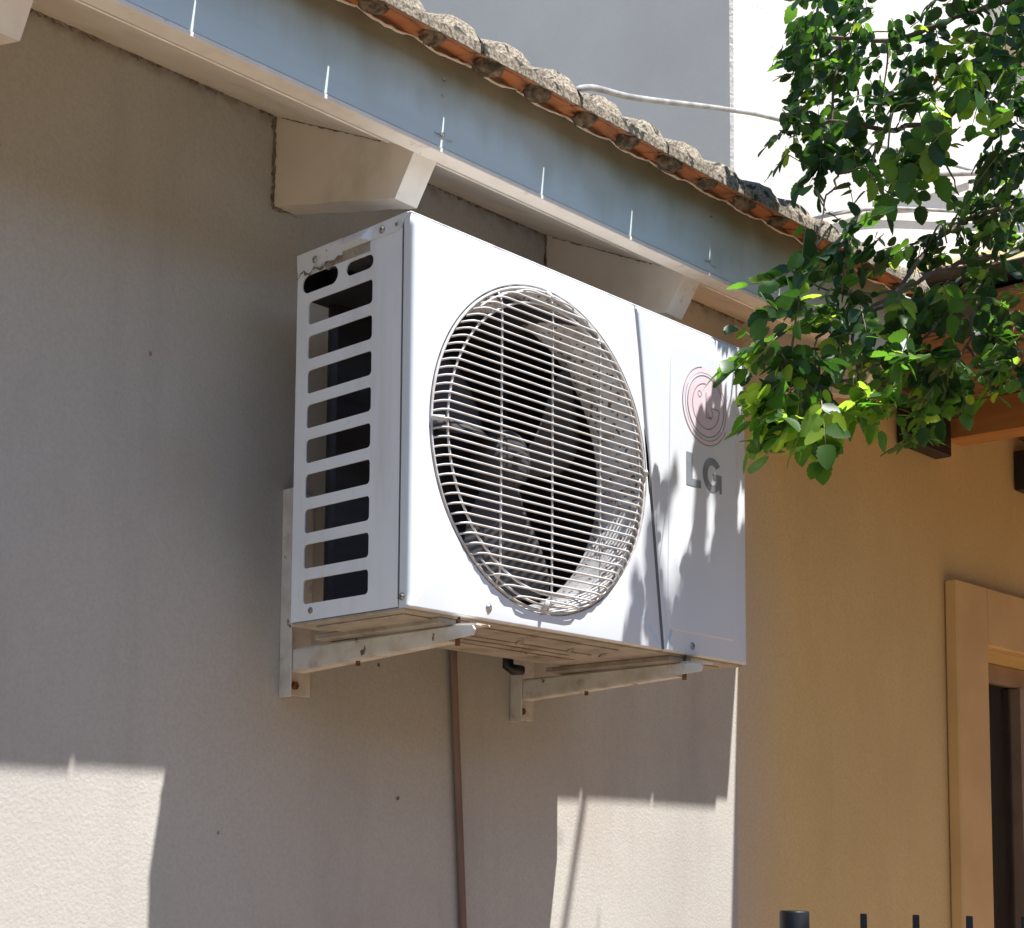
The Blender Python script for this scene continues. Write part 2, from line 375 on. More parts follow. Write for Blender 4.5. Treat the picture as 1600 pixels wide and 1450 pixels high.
# crumbly joint lines: wall/soffit and rafter/wall
jm = MB()
def crumb(p0, p1, n, r, jit):
    p0 = Vector(p0); p1 = Vector(p1); pts = []; rr = []
    for i in range(n + 1):
        pts.append(p0.lerp(p1, i / n) + Vector((rnd.uniform(-jit, jit), rnd.uniform(-jit, 0) * .4, rnd.uniform(-jit, jit)))); rr.append(r * rnd.uniform(.15, 1.5))
    jm.tube(pts, rr, 5)
for k, x in enumerate((-1.252, -.597, .058, .712)):
    crumb((x - .001, YW - .002, soff(YW)), (x - .001, YW - .002, .68), 30, .0032, .0034)
    crumb((x, YW - .002, .680), (x + .046, YW - .002, .679), 10, .0022, .002)
    crumb((x + .048, YW - .002, soff(YW) - .001), (x + .653, YW - .002, soff(YW) - .001), 110, .0028, .0042)
    crumb((x + .047, YW - .02, soff(YW - .02) - .001), (x + .047, .06, soff(.06) - .001), 34, .0011, .0012)
    crumb((x - .001, YW - .02, soff(YW - .02) - .001), (x - .001, .13, soff(.13) - .001), 34, .0012, .0012)
jm.build('joint_filler', M['gunk'], house)
# peeling paint marks above the rafters on the fascia
def chip(cx, cz, wd, ht, mk, n=9):
    fl = MB(); pts = []
    for i in range(n):
        a = 2 * math.pi * i / n; k = rnd.uniform(.35, 1.1)
        pts.append((cx + wd * math.cos(a) * k, .0262 + rnd.uniform(-.0015, 0), cz + ht * math.sin(a) * k))
    fl.add([(cx, .0255, cz)] + pts, [(0, i + 1, (i + 1) % n + 1) for i in range(n)])
    fl.build('paint_flake', M[mk], house)
for bx in (.082, .738):
    chip(bx, .775, .007, .0025, 'flake'); chip(bx + .003, .772, .006, .0016, 'gunk'); chip(bx - .002, .750, .005, .0018, 'flake')
    chip(bx - .010, .689, .010, .0014, 'gunk'); chip(bx + .010, .687, .013, .0014, 'flake'); chip(bx, .692, .004, .005, 'gunk')

# tile roof
P_ = .1095; XV = .127; XJ = .100        # hump pitch, valley and joint positions
def hump(x):
    c = .5 - .5 * math.cos(2 * math.pi * (x - XV) / P_); t = max(0, min(1, (c - .10) / .62)); return t * t * (3 - 2 * t)
YR = -.033
rf = MB()
def tile(xa, xb, ya, yb, zoff, seed, nx=24, ys=(0, 1)):
    rx = random.Random(int(round((xa + xb) * 500)) * 31 + seed)
    tilt = rx.uniform(-.003, .003); dy = rx.uniform(-.003, .002); lift = rx.uniform(-.001, .0015)
    N = nx + 1; vs = []; M_ = len(ys)
    for layer in (0, 1):
        for j, fy_ in enumerate(ys):
            y = ya + (yb - ya) * fy_
            for i in range(N):
                x = xa + (xb - xa) * i / nx; s_ = max(0, y - YR); k = tilt * (i / nx - .5) + zoff + lift
                if layer == 0:
                    z = .8125 + .5 * s_ + hump(x) * .0235 * min(1, max(0, s_ - .0015) / .012) + k + rx.uniform(-.0008, .0008)
                    yy = y + dy + (rx.uniform(-.001, .001))
                else:
                    z = .7975 + .30 * s_ + .005 * hump(x) * min(1, s_ / .02) + k * .6 + rx.uniform(-.0005, .0005); yy = y + dy
                vs.append((x, yy, z))
    L = N * M_; o = len(rf.v)
    for lay in (0, 1):
        for j in range(M_ - 1):
            for i in range(nx):
                q = lay * L + j * N + i
                rf.f.append((o + q, o + q + 1, o + q + N + 1, o + q + N)); rf.mi.append(0 if lay == 0 or (yb < 0 and j <= 2 and ya == YR) else 1); rf.sm.append(lay == 1 or j > 2)
    for j in (0, M_ - 1):
        for i in range(nx):
            q = j * N + i; rf.f.append((o + q, o + q + 1, o + L + q + 1, o + L + q)); rf.mi.append(0); rf.sm.append(False)
    for i0 in (0, nx):
        for j in range(M_ - 1):
            q = j * N + i0; rf.f.append((o + q, o + q + N, o + q + N + L, o + q + L)); rf.mi.append(0); rf.sm.append(False)
    rf.v += vs
def nib(xc, yc, z0, rx_, ry_, h):
    """drip lug hanging under the nose at a valley"""
    rx = random.Random(int(xc * 999)); V = []; n = 14; K = 5
    for k in range(K + 1):
        q = math.pi / 2 * k / K
        for i in range(n):
            a_ = 2 * math.pi * i / n; j = 1 + rx.uniform(-.18, .16)
            V.append((xc + rx_ * math.cos(q) * math.cos(a_) * j, yc + ry_ * math.cos(q) * math.sin(a_) * j, z0 - h * math.sin(q) * (1 + rx.uniform(-.1, .1)) + .3 * ry_ * math.sin(a_) * 0))
    rf.add(V, [(k * n + i, k * n + (i + 1) % n, (k + 1) * n + (i + 1) % n, (k + 1) * n + i) for k in range(K) for i in range(n)], 2, True)
joints = [XJ + .219 * k for k in range(-15, 7)]
for k in range(len(joints) - 1):
    xa, xb = joints[k], joints[k + 1]
    if xa > 1.40: break
    xb = min(xb, 1.44)
    tile(xa + .003, xb - .003, YR, YR + .0235, 0, 0, ys=(0, .06, .16, .3, .45, .65, 1))      # nose, open joint
    tile(xa - .001, xb + .001, YR + .0236, YR + .34, -.0002, 0, ys=(0, .1, .3, .6, 1))        # body of the first course
    for c in range(1, 8):
        tile(xa, xb, YR + .30 * c, YR + .30 * (c + 1) + .03, .012 + (.5 - .5) * c, c + 1, nx=14, ys=(0, .5, 1))
for k in range(-33, 13):
    xv = XV + P_ * k
    if xv < 1.43: nib(xv + .004 + rnd.uniform(-.004, .004), YR + .022, .8015, rnd.uniform(.017, .029), .019, rnd.uniform(.008, .017))
# mortar bead where the tiles meet the eaves board
for k in range(-33, 13):
    xv = XV + P_ * k
    if xv > 1.40: break
    pts = [(xv + P_ * q / 10, .0235, .8135 - .006 * math.sin(math.pi * q / 10) + rnd.uniform(-.0012, .0012)) for q in range(11)]
    rf.tube(pts, [.0022 * rnd.uniform(.5, 1.2) for _ in pts], 6, mi=3)
roof = rf.build('roof', [M['lichen'], M['clay'], M['moss'], M['trim']], house)
# mortar and closing board between fascia and tiles
mo = MB(); mo.box(X0, X1, .0515, .30, .855, .86); mo.build('roof_board', M['darkwood'], house)

# ------------------------------------------------------------------ air conditioner
AC = empty('air_conditioner', (W / 2, D / 2, 0), 'white outdoor air conditioner unit with wire fan grille on wall brackets', 'air conditioner')
C = (.279, .266); RH = .2445
def seam(z):   # x of the slanted seam
    if z > .46: return .497 + (.545 - z) * (.013 / .083)
    return .510 + (.46 - z) * (.058 / .46)
def outline_panel(poly, rad, c, hole=None, n=200, y=0.0, mi=0):
    """front sheet with rounded outer edges; rad(pt)->(rx_left,...) edge radius by position"""
    m = MB(); angs = [2 * math.pi * i / n for i in range(n)]
    for (px, pz) in poly: angs.append(math.atan2(pz - c[1], px - c[0]) % (2 * math.pi))
    angs = sorted(set(round(a, 9) for a in angs))
    b = []
    for a in angs:
        t = ray_poly(c, a, poly); b.append((c[0] + t * math.cos(a), c[1] + t * math.sin(a)))
    def inset(pt, k):    # pull in by k*edge radius
        x, z = pt; r = rad
        xs = x; zs = z
        if x < W * .4: xs = max(x, r[0] * k)
        if x > W * .9: xs = min(x, W - r[0] * k)
        zs = min(max(z, r[3] * k), H - r[0] * k)
        if abs(x - seam(z)) < .0075:
            sx_ = seam(z)
            xs = max(xs, sx_ + .0028 + r[1] * k) if c[0] > .5 else min(xs, sx_ - .0028 - r[1] * k)
        return xs, zs
    V = []; N = len(angs)
    if hole:
        for a in angs: V.append((c[0] + hole * math.cos(a), y, c[1] + hole * math.sin(a)))
        for a in angs: V.append((c[0] + (hole + .008) * math.cos(a), y, c[1] + (hole + .008) * math.sin(a)))
    else: V.append((c[0], y, c[1]))
    base = len(V); rings = 6
    for q in range(rings):
        phi = math.pi / 2 * q / (rings - 1); k = 1 - math.sin(phi); yy = 1 - math.cos(phi)
        for pt in b:
            x, z = inset(pt, k)
            onseam = (abs(pt[0] - seam(pt[1])) < .0032 and .002 < pt[1] < H - .002)
            rr_ = rad[1] if onseam else (rad[3] if pt[1] < .0005 else rad[0])
            V.append((x, y + rr_ * yy, z))
    F = []
    if hole:
        for i in range(N): j = (i + 1) % N; F.append((i, j, N + j, N + i)); F.append((N + i, N + j, base + j, base + i))
    else:
        for i in range(N): F.append((0, base + i, base + (i + 1) % N))
    for q in range(rings - 1):
        for i in range(N): j = (i + 1) % N; a0 = base + q * N; F.append((a0 + i, a0 + j, a0 + N + j, a0 + N + i))
    m.add(V, F, mi, True)
    last = [V[base + (rings - 1) * N + i] for i in range(N)]
    back = [(x, y + .018, z) for x, _, z in last]
    m.add(last + back, [(i, (i + 1) % N, N + (i + 1) % N, N + i) for i in range(N)], mi)
    return m
zs = [0, .1, .2, .3, .4, .46, .50, .53, H]
polyA = [(0, 0)] + [(seam(z) - .0028, z) for z in zs] + [(0, H)]
polyB = [(seam(z) + .0028, z) for z in reversed(zs)] + [(W, 0), (W, H)]
mA = outline_panel(polyA, (.007, .0045, True, .003), C, RH)
mA.revolve_y(C, [(RH, 0), (RH - .001, .0008), (RH - .0022, .003), (RH - .003, .006), (RH - .0035, .014)], 96, 1)
front = mA.build('front_panel', [M['white'], M['lip']], AC)
pb = outline_panel(polyB, (.007, .0045, True, .003), (.68, .27), None)
srv = pb.build('service_panel', M['white'], AC)
# embossed field on the service panel
em = MB(); E1 = []
for (x, z) in rrect(0, 1, 0, 1, .07, 5): 
    zz = .035 + z * .472; xl = .576 + (zz - .035) * .022; E1.append((xl + x * (.774 - xl), zz))
cx_, cz_ = .678, .27
def sc(k): return [(cx_ + (x - cx_) * (1 - k / .1), cz_ + (z - cz_) * (1 - k / .24)) for x, z in E1]
lv = [(0, .0004), (.0012, -.0010), (.003, -.0016), (.0045, -.0016)]
V = []; 
for k, y in lv: V += [(x, y, z) for x, z in sc(k)]
n = len(E1); F = [(q * n + i, q * n + (i + 1) % n, (q + 1) * n + (i + 1) % n, (q + 1) * n + i) for q in range(3) for i in range(n)]
F.append(tuple(range(3 * n, 4 * n))); em.add(V, F, 0, False)
em.build('raised_field', M['white'], srv)
sb = MB(); 
for i in range(len(zs) - 1):
    z0, z1 = zs[i], zs[i + 1]
    sb.add([(seam(z0) - .0065, .0016, z0 + (.002 if i == 0 else 0)), (seam(z0) + .0065, .0016, z0 + (.002 if i == 0 else 0)), (seam(z1) + .0065, .0016, z1 - (.005 if z1 > .54 else 0)), (seam(z1) - .0065, .0016, z1 - (.005 if z1 > .54 else 0))], [(0, 1, 2, 3)])
sb.build('seam_backing', M['seal'], AC)
# emblem and letters on the service panel
def disc_ring(m, c, r0, r1, y, mi=0, n=48, a0=0, a1=360):
    V = []; k = n if a1 - a0 < 360 else n
    for i in range(n + 1):
        a = R(a0 + (a1 - a0) * i / n)
        V.append((c[0] + r0 * math.cos(a), y, c[1] + r0 * math.sin(a))); V.append((c[0] + r1 * math.cos(a), y, c[1] + r1 * math.sin(a)))
    m.add(V, [(2 * i, 2 * i + 1, 2 * i + 3, 2 * i + 2) for i in range(n)], mi)
EC = (.684, .420)
em = MB()
disc_ring(em, EC, .0565, .0655, -.0020, 1); disc_ring(em, EC, .0002, .0515, -.0020, 0)
disc_ring(em, EC, .0510, .0522, -.0024, 2); disc_ring(em, EC, .0575, .0583, -.0024, 2, a0=150, a1=400)
disc_ring(em, EC, .0650, .0660, -.0024, 2, a0=100, a1=330)
disc_ring(em, EC, .0375, .0387, -.0024, 2, a0=90, a1=360)
def bar(m, x0, x1, z0, z1, y=-.0024, mi=2): m.add([(x0, y, z0), (x1, y, z0), (x1, y, z1), (x0, y, z1)], [(0, 1, 2, 3)], mi)
bar(em, EC[0] - .0006, EC[0] + .0006, EC[1] - .018, EC[1] + .024); bar(em, EC[0], EC[0] + .017, EC[1] - .0192, EC[1] - .018)
bar(em, EC[0] + .016, EC[0] + .0375, EC[1] - .0006, EC[1] + .0006)
disc_ring(em, (EC[0] + .012, EC[1] - .010), .0066, .0076, -.00245, 2, a0=180, a1=430)
disc_ring(em, (EC[0] - .018, EC[1] + .018), .0045, .0055, -.00245, 2)
em.build('emblem', [M['pink'], M['pink2'], M['ink']], srv)
lt = MB()
x0, z0 = .6285, .2785
lt.extrude([(x0, z0), (x0 + .040, z0), (x0 + .040, z0 + .0125), (x0 + .0165, z0 + .0125), (x0 + .0165, z0 + .055), (x0, z0 + .055)], 'y', -.0019, -.0023)
gc = (.7015, .3065); ro, ri = .0292, .0150; G = []
for a in range(38, 318, 12): G.append((gc[0] + ro * .93 * math.cos(R(a)), gc[1] + ro * math.sin(R(a))))
G += [(gc[0] + .0200, gc[1] - .0215), (gc[0] + .0208, gc[1] - .028), (gc[0] + .0265, gc[1] - .028), (gc[0] + .0265, gc[1] + .003), (gc[0] + .0015, gc[1] + .003), (gc[0] + .0015, gc[1] - .0075), (gc[0] + .0135, gc[1] - .0075)]
for a in range(318, 41, -12): G.append((gc[0] + ri * .93 * math.cos(R(a)), gc[1] + ri * 1.12 * math.sin(R(a))))
nG = len(G)
from mathutils.geometry import tessellate_polygon
tr = tessellate_polygon([[Vector((x, z, 0)) for x, z in G]])
lt.add([(x, -.0023, z) for x, z in G], [tuple(t) for t in tr])
lt.add([(x, -.0023, z) for x, z in G] + [(x, -.0017, z) for x, z in G], [(i, (i + 1) % nG, nG + (i + 1) % nG, nG + i) for i in range(nG)])
lt.build('lettering', M['grey'], srv)

# left side sheet with louvre slots
sm_ = MB(); TX = .0
def cell(y0, y1, z0, z1, hole):
    c = (sum(p[0] for p in hole) / len(hole), sum(p[1] for p in hole) / len(hole))
    rect = [(y0, z0), (y1, z0), (y1, z1), (y0, z1)]
    angs = sorted(set([round(math.atan2(p[1] - c[1], p[0] - c[0]) % (2 * math.pi), 7) for p in hole + rect]))
    I = []; O = []
    for a in angs:
        t = ray_poly(c, a, hole); u = ray_poly(c, a, rect)
        I.append((c[0] + t * math.cos(a), c[1] + t * math.sin(a))); O.append((c[0] + u * math.cos(a), c[1] + u * math.sin(a)))
    n = len(angs)
    sm_.add([(0, y, z) for y, z in I] + [(0, y, z) for y, z in O], [(i, (i + 1) % n, n + (i + 1) % n, n + i) for i in range(n)])
    sm_.add([(0, y, z) for y, z in I] + [(.0022, y, z) for y, z in I], [(i, (i + 1) % n, n + (i + 1) % n, n + i) for i in range(n)])
    sm_.add([(.0022, y, z) for y, z in I] + [(.0022, y, z) for y, z in O], [(i, (i + 1) % n, n + (i + 1) % n, n + i) for i in range(n)])
def quad(y0, y1, z0, z1): sm_.add([(0, y0, z0), (0, y1, z0), (0, y1, z1), (0, y0, z1)], [(0, 1, 2, 3)]); sm_.add([(.0022, y0, z0), (.0022, y1, z0), (.0022, y1, z1), (.0022, y0, z1)], [(0, 1, 2, 3)])
ya, yb2 = .0205, D
z_ = .0435 - .0257
quad(ya, yb2, .002, z_)
for k in range(9):
    zc = .0435 + k * .0514
    quad(ya, .070, zc - .0257, zc + .0257); quad(.226, yb2, zc - .0257, zc + .0257)
    cell(.070, .226, zc - .0257, zc + .0257, rrect(.080, .2165, zc - .0175, zc + .0175, .006))
zt = .0435 + 8.5 * .0514
quad(ya, .070, zt, .53)
cell(.070, .1445, zt, .53, rrect(.079, .1355, .4885, .509, .010, 6)); cell(.1445, .2365, zt, .53, rrect(.153, .231, .486, .5135, .0135, 6))
quad(.2365, yb2, zt, .53)
quad(ya, yb2, .53, H - .001)
# small chamfer where the side turns to the back
sm_.add([(0, D, .002), (.012, D, .002), (.012, D, H), (0, D, H)], [(0, 1, 2, 3)])
sm_.build('side_panel', M['side'], AC)
# right side, back frame, partition
ob = MB()
ob.box(W - .002, W, .018, D, .002, H - .001)
ob.box(.562, W, D - .002, D, .002, H - .001)
ob.build('rear_casing', M['side'], AC)
ck = MB()
nb = 10; pts = []
ck.box(.058, .545, .216, .238, .008, H - .006)
for i in range(nb + 1): pts.append((.058 - .007 * math.sin(math.pi * i / nb), .238 - .022 * (i / nb)))
ck.extrude(pts, 'z', .008, H - .006)
for k in range(0): ck.tube([(.070, .224, .03 + k * .0257), (.060, .224, .036 + k * .0257), (.060, .224, .042 + k * .0257), (.070, .224, .048 + k * .0257)], .0032, 6)
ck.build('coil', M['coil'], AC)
# partition and added dark sheets; interior shade put into their colour
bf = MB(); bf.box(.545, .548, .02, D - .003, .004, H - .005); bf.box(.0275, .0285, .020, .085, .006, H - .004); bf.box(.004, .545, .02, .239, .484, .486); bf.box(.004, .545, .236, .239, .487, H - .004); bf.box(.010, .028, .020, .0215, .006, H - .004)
bf.build('inner_dark_sheets', M['dark'], AC)
# lid with folded skirt on the left
ld = MB()
ld.box(-.0015, W + .0015, .004, D + .002, H, H + .0035, b=.0015)
sk = [(.010, .5485), (.010, .543), (.017, .540), (.021, .531), (.030, .5265), (.083, .5275), (.083, .5475)]
ld.extrude(sk, 'x', -.0018, -.0004)
ld.add([(-.0018, .083, .5475), (-.0018, .139, .5475), (-.0018, .083, .5275), (-.0135, .092, .5305), (-.0135, .132, .5305), (-.0018, .142, .5275)],
       [(0, 1, 4, 3), (0, 3, 2), (1, 5, 4), (2, 3, 4, 5)])
sk = [(.142, .5475), (.142, .5235), (.160, .520), (.185, .523), (.190, .516), (.228, .5125), (.240, .522), (.242, .5475)]
ld.extrude(sk, 'x', -.0026, -.0004)
ld.build('lid', M['lid'], AC)
gm = MB(); G0 = [(-.003, .142 + .098 * i / 26 , .519 + .004 * math.sin(i * .9) - .004 * (i / 26) + rnd.uniform(-.002, .002)) for i in range(27)]
gm.tube(G0, [rnd.uniform(.0004, .0024) for _ in G0], 5); gm.build('grime', M['gunk'], AC)
rc = MB(); rc.box(-.0012, .0005, .086, .180, .5135, .5262); rc.build('recess_shade', M['pan'], AC)  # raised strip; shade of the recess put into its colour
# vertical fold of the front sheet on the side
fo = MB(); fo.box(-.0008, .0, .0185, .0205, .012, .531); fo.build('side_fold', M['seal'], AC)
# screws
def screw(c, nrm, r, parent, m='screw', ring=True):
    s = MB(); prof = [(r * 1.5, 0), (r * 1.45, .0009), (r, .0012), (r * .95, .0024), (r * .6, .0032), (r * .22, .0030), (r * .2, .0018), (.00001, .0018)]
    nrm = Vector(nrm); a = nrm.orthogonal().normalized(); b = nrm.cross(a); n = 14; V = []
    for rr, h in prof:
        for i in range(n): q = 2 * math.pi * i / n; V.append(Vector(c) + nrm * h + (a * math.cos(q) + b * math.sin(q)) * rr)
    s.add(V, [(k * n + i, k * n + (i + 1) % n, (k + 1) * n + (i + 1) % n, (k + 1) * n + i) for k in range(len(prof) - 1) for i in range(n)], 0, True)
    s.add([Vector(c) + nrm * .0033 + a * r * .7 + b * r * .15, Vector(c) + nrm * .0033 + a * r * .7 - b * r * .15, Vector(c) + nrm * .0033 - a * r * .7 - b * r * .15, Vector(c) + nrm * .0033 - a * r * .7 + b * r * .15], [(0, 1, 2, 3)], 1)
    return s.build('screw', [M[m], M['seal']], parent)
screw((.158, 0, .018), (0, -1, 0), .0042, AC); screw((.645, 0, .0145), (0, -1, 0), .0042, AC)
screw((0, .0125, .015), (-1, 0, 0), .0036, AC); screw((0, .199, .0155), (-1, 0, 0), .0032, AC)
screw((-.0018, .060, .5365), (-1, 0, 0), .0038, AC); screw((-.0026, .201, .5315), (-1, 0, 0), .0036, AC)
screw((-.0008, .031, .536), (-1, 0, 0), .0024, AC)
# shroud, fan
sh = MB(); sh.revolve_y(C, [(RH - .0035, .013), (RH - .006, .020), (RH - .016, .032), (RH - .022, .05), (RH - .0235, .078), (RH - .0225, .082)], 96)
sh.build('fan_shroud', M['shroud'], AC)
bk = MB(); bk.revolve_y(C, [(RH - .004, .0132), (.262, .0132)], 64)
bk.box(.003, .53, .018, .0195, .003, .010); bk.build('shroud_flange', M['dark'], AC)
fan = MB(); FC = (.279, .266)
fan.revolve_y(FC, [(.0001, .058), (.012, .0585), (.03, .060), (.042, .066), (.046, .078), (.046, .11), (.0001, .11)], 40)
fan.revolve_y(FC, [(.0001, .050), (.006, .0505), (.0075, .054), (.0075, .062)], 12)
fo_ = fan.build('fan', M['fan'], AC)
for a0 in (-102, 18, 138):
    b = MB(); nr, na = 8, 7; V = []
    for s_ in (0, 1):
        for i in range(nr + 1):
            r = .040 + (.212 - .040) * i / nr; wdt = R(26 + 22 * math.sin(math.pi * min(1, i / nr * .8 + .1))) * (.9 if i < nr else .8)
            for j in range(na + 1):
                t = j / na - .5; a = R(a0) + t * 2 * wdt * .62 + i / nr * .32
                V.append((FC[0] + r * math.cos(a), .080 - t * .040 * (1.1 - .2 * i / nr) + .006 * math.cos(t * 3) + s_ * .0022, FC[1] + r * math.sin(a)))
    n1 = na + 1; L = (nr + 1) * n1
    F = [(s_ * L + i * n1 + j, s_ * L + i * n1 + j + 1, s_ * L + (i + 1) * n1 + j + 1, s_ * L + (i + 1) * n1 + j) for s_ in (0, 1) for i in range(nr) for j in range(na)]
    F += [(i * n1, (i + 1) * n1, L + (i + 1) * n1, L + i * n1) for i in range(nr)] + [(i * n1 + na, (i + 1) * n1 + na, L + (i + 1) * n1 + na, L + i * n1 + na) for i in range(nr)]
    F += [(nr * n1 + j, nr * n1 + j + 1, L + nr * n1 + j + 1, L + nr * n1 + j) for j in range(na)]
    b.add(V, F, 0, True); b.build('blade', M['fan'], fo_)
# motor bracket bars behind
mb = MB(); mb.box(.20, .215, .15, .165, .01, .53); mb.box(.345, .36, .15, .165, .01, .53); mb.build('motor_mount', M['dark'], AC)
# wire grille
gw = MB(); RG = .2385; PITCH = .01262
def dome(r):
    t = max(0, min(1, (r - (RG - .034)) / .034)); return -.0235 + .0255 * (t * t * (1.15 - .15 * t))
for k in range(-18, 19):
    z = k * PITCH + .002
    L = math.sqrt(max(0, RG ** 2 - z ** 2))
    if L < .05: continue
    us = [-1, -.992, -.975, -.95, -.91, -.86, -.78, -.6, -.3, 0, .3, .6, .78, .86, .91, .95, .975, .992, 1]
    pts = []
    for u in us:
        x = u * L; e = max(0, (L - .022 - abs(x)) ); t = max(0, 1 - (L - abs(x)) / .024)
        y = -.0105 + .0130 * t ** 1.8
        dz = -.0045 * t ** 2
        pts.append((C[0] + x, y, C[1] + z + dz))
    gw.tube(pts, .00155, 6)
# rings behind the wires and vertical stays
def ring(r, y, rad, n=72, a0=0, a1=360):
    gw.tube([(C[0] + r * math.cos(R(a0 + (a1 - a0) * i / n)), y, C[1] + r * math.sin(R(a0 + (a1 - a0) * i / n))) for i in range(n + 1)], rad, 6)
ring(RG + .001, .001, .0024); ring(.216, -.0078, .0018); ring(.2325, -.004, .0017, 40, 55, 130); ring(.2325, -.006, .0017, 40, 232, 310)
for dx in (-.106, .006, .118):
    L = math.sqrt(RG ** 2 - dx ** 2); pts = []
    for u in (-1, -.985, -.96, -.92, -.85, -.5, 0, .5, .85, .92, .96, .985, 1):
        z = u * L; t = max(0, 1 - (L - abs(z)) / .026); pts.append((C[0] + dx, -.0076 + .009 * t ** 2, C[1] + z))
    gw.tube(pts, .0017, 6)
for a in (90, 268, 180, 2):   # clips on the rim
    q = R(a); gw.tube([(C[0] + (RG - .012) * math.cos(q), -.012, C[1] + (RG - .012) * math.sin(q)), (C[0] + (RG + .002) * math.cos(q), -.002, C[1] + (RG + .002) * math.sin(q))], .004, 8)
gw.build('fan_grille', M['wire'], AC)
# base pan with embossed ribs and feet
bpn = MB()
bpn.box(.001, W - .001, .010, D - .001, -.0035, .0015, b=.001)
bpn.extrude([(.010, -.001), (.0065, .012), (.0078, .012), (.0125, -.001)], 'x', .006, W - .006)
for (x0, x1, y0, y1) in ((.02, .075, .03, .21), (.145, .50, .035, .075), (.145, .52, .105, .12), (.16, .50, .135, .15), (.18, .55, .165, .225), (.68, .78, .04, .2)):
    bpn.box(x0, x1, y0, y1, -.0065, -.003, b=.0016)
for x in (.30, .42, .50): bpn.tube([(x, .06, -.006), (x + .012, .085, -.0085), (x + .03, .088, -.004)], .0022, 5)
pan = bpn.build('base_pan', M['pan'], AC)
for x in (.072, .600):
    f = MB(); f.box(x, x + .060, .012, D + .03, -.0125, -.0036, b=.0012); f.build('foot', M['pan'], AC)
vl = MB()
vl.tube([(.545, .31, .03), (.545, .31, -.004), (.552, .305, -.009), (.570, .298, -.009)], [.009, .010, .010, .008], 10)
vl.build('drain_fitting', M['black'], AC)

# ------------------------------------------------------------------ brackets
def bracket(x, label):
    b = empty('wall_bracket', (x, YW, -.09), label, 'bracket', 'steel brackets under the air conditioner')
    u = MB()   # L-profile upright: flange standing out, flange on the wall
    def rough(x0, x1, y0, y1, z0, z1): u.box(x0, x1, y0, y1, z0, z1, b=.0012)
    rough(x, x + .0035, YW - .028, YW - .0005, -.091, .235); rough(x + .0036, x + .062, YW - .004, YW - .0005, -.086, .235)
    u.build('upright', M['bracket'], b)
    a = MB()
    yt = -.032
    # web (tapering near the tip) and bottom flange
    a.extrude([(YW - .005, -.0185), (-.005, -.0145), (yt + .004, -.017), (yt, -.0225), (yt + .003, -.030), (YW - .005, -.0525)], 'x', x + .0045, x + .0080)
    a.extrude([(YW - .026, -.0180), (YW - .026, -.0150), (.0, -.0110), (yt, -.0135), (yt, -.0165), (.0, -.0146)], 'x', x + .0085, x + .036)
    a.extrude([(YW - .026, -.0525), (YW - .026, -.0500), (.02, -.0320), (.02, -.0342)], 'x', x + .0085, x + .030)
    a.build('arm', M['bracket'], b)
    bo = MB()
    bo.tube([(x + .018, .012, .0), (x + .018, .012, -.040)], .0036, 8); bo.tube([(x + .018, .012, -.017), (x + .018, .012, -.024)], .0075, 6, smooth=False)
    bo.build('bolt', M['rust'], b)
    bo = MB(); bo.tube([(x + .018, .215, .0), (x + .018, .215, -.052)], .0034, 8); bo.build('bolt', M['rust'], b)
    for z in (-.070, .12, .21):
        s = MB(); s.tube([(x + .028, YW - .004, z), (x + .028, YW - .009, z)], .0065, 6, smooth=False); s.build('anchor_screw', M['rust'], b)
    return b
bracket(.090, 'rusty white steel bracket under the left, louvred end of the air conditioner')
bracket(.622, 'rusty white steel bracket under the right, leafy end of the air conditioner')

# ------------------------------------------------------------------ pipe, cables
t = MB(); t.tube([(.462, YW - .009, .10), (.468, YW - .009, .0), (.480, YW - .009, -.18), (.498, YW - .009, -.45), (.52, YW - .009, -.8), (.53, YW - .009, -1.93)], .0066, 10)
t.tube([(.4765, YW - .002, .1), (.4815, YW - .002, -.0), (.4935, YW - .002, -.18), (.5115, YW - .002, -.45), (.5335, YW - .002, -.8), (.5435, YW - .002, -1.93)], .0025, 6)
tag(t.build('drain_pipe', M['pipe']), 'thin brown pipe running down the wall below the air conditioner', 'pipe')
def cable(name, pts, r, label, sub=8, group=None):
    P = [Vector(p) for p in pts]; out = []
    for i in range(len(P) - 1):
        p0, p1, p2, p3 = P[max(i - 1, 0)], P[i], P[i + 1], P[min(i + 2, len(P) - 1)]
        for k in range(sub):
            s = k / sub
            out.append(.5 * ((2 * p1) + (p2 - p0) * s + (2 * p0 - 5 * p1 + 4 * p2 - p3) * s * s + (3 * p1 - p0 - 3 * p2 + p3) * s ** 3))
    out.append(P[-1]); m = MB(); m.tube(out, r, 8)
    return tag(m.build(name, M['cable']), label, 'cable', group)
cable('cable', [(1.50, 1.02, 1.35), (1.55, 1.01, 1.60), (1.605, 1.0, 1.668), (2.09, 1.2, 1.885), (3.17, 1.6, 2.372), (4.07, 1.9, 2.74), (6.2, 2.12, 3.3)], .0085,
      'thick grey cable leaving the tile roof towards the white house')
cable('cable', [(4.3, 2.12, 2.40), (4.66, 2.12, 2.58), (5.18, 2.12, 2.78), (5.83, 2.12, 2.97), (7.0, 2.12, 3.3)], .009, 'grey cable across the sunlit white wall just above the tile roof end')
cable('cable', [(5.2, 2.09, 2.94), (5.47, 2.09, 3.03), (6.74, 2.09, 3.46), (9.0, 2.09, 4.2)], .014, 'thick grey conduit across the sunlit white wall behind the leaves')
# aerial cable over the yard (its shadow falls on the lit wall)
cable('cable', [(1.78, 2.3, 3.4), (1.69, 1.9, 2.95), (1.50, 1.0, 2.35), (1.32, .2, 2.02), (1.145, -.6, 1.97), (.97, -1.4, 2.02), (.18, -5, 2.6)], .0085, 'aerial cable above the yard, running out over the air conditioner')

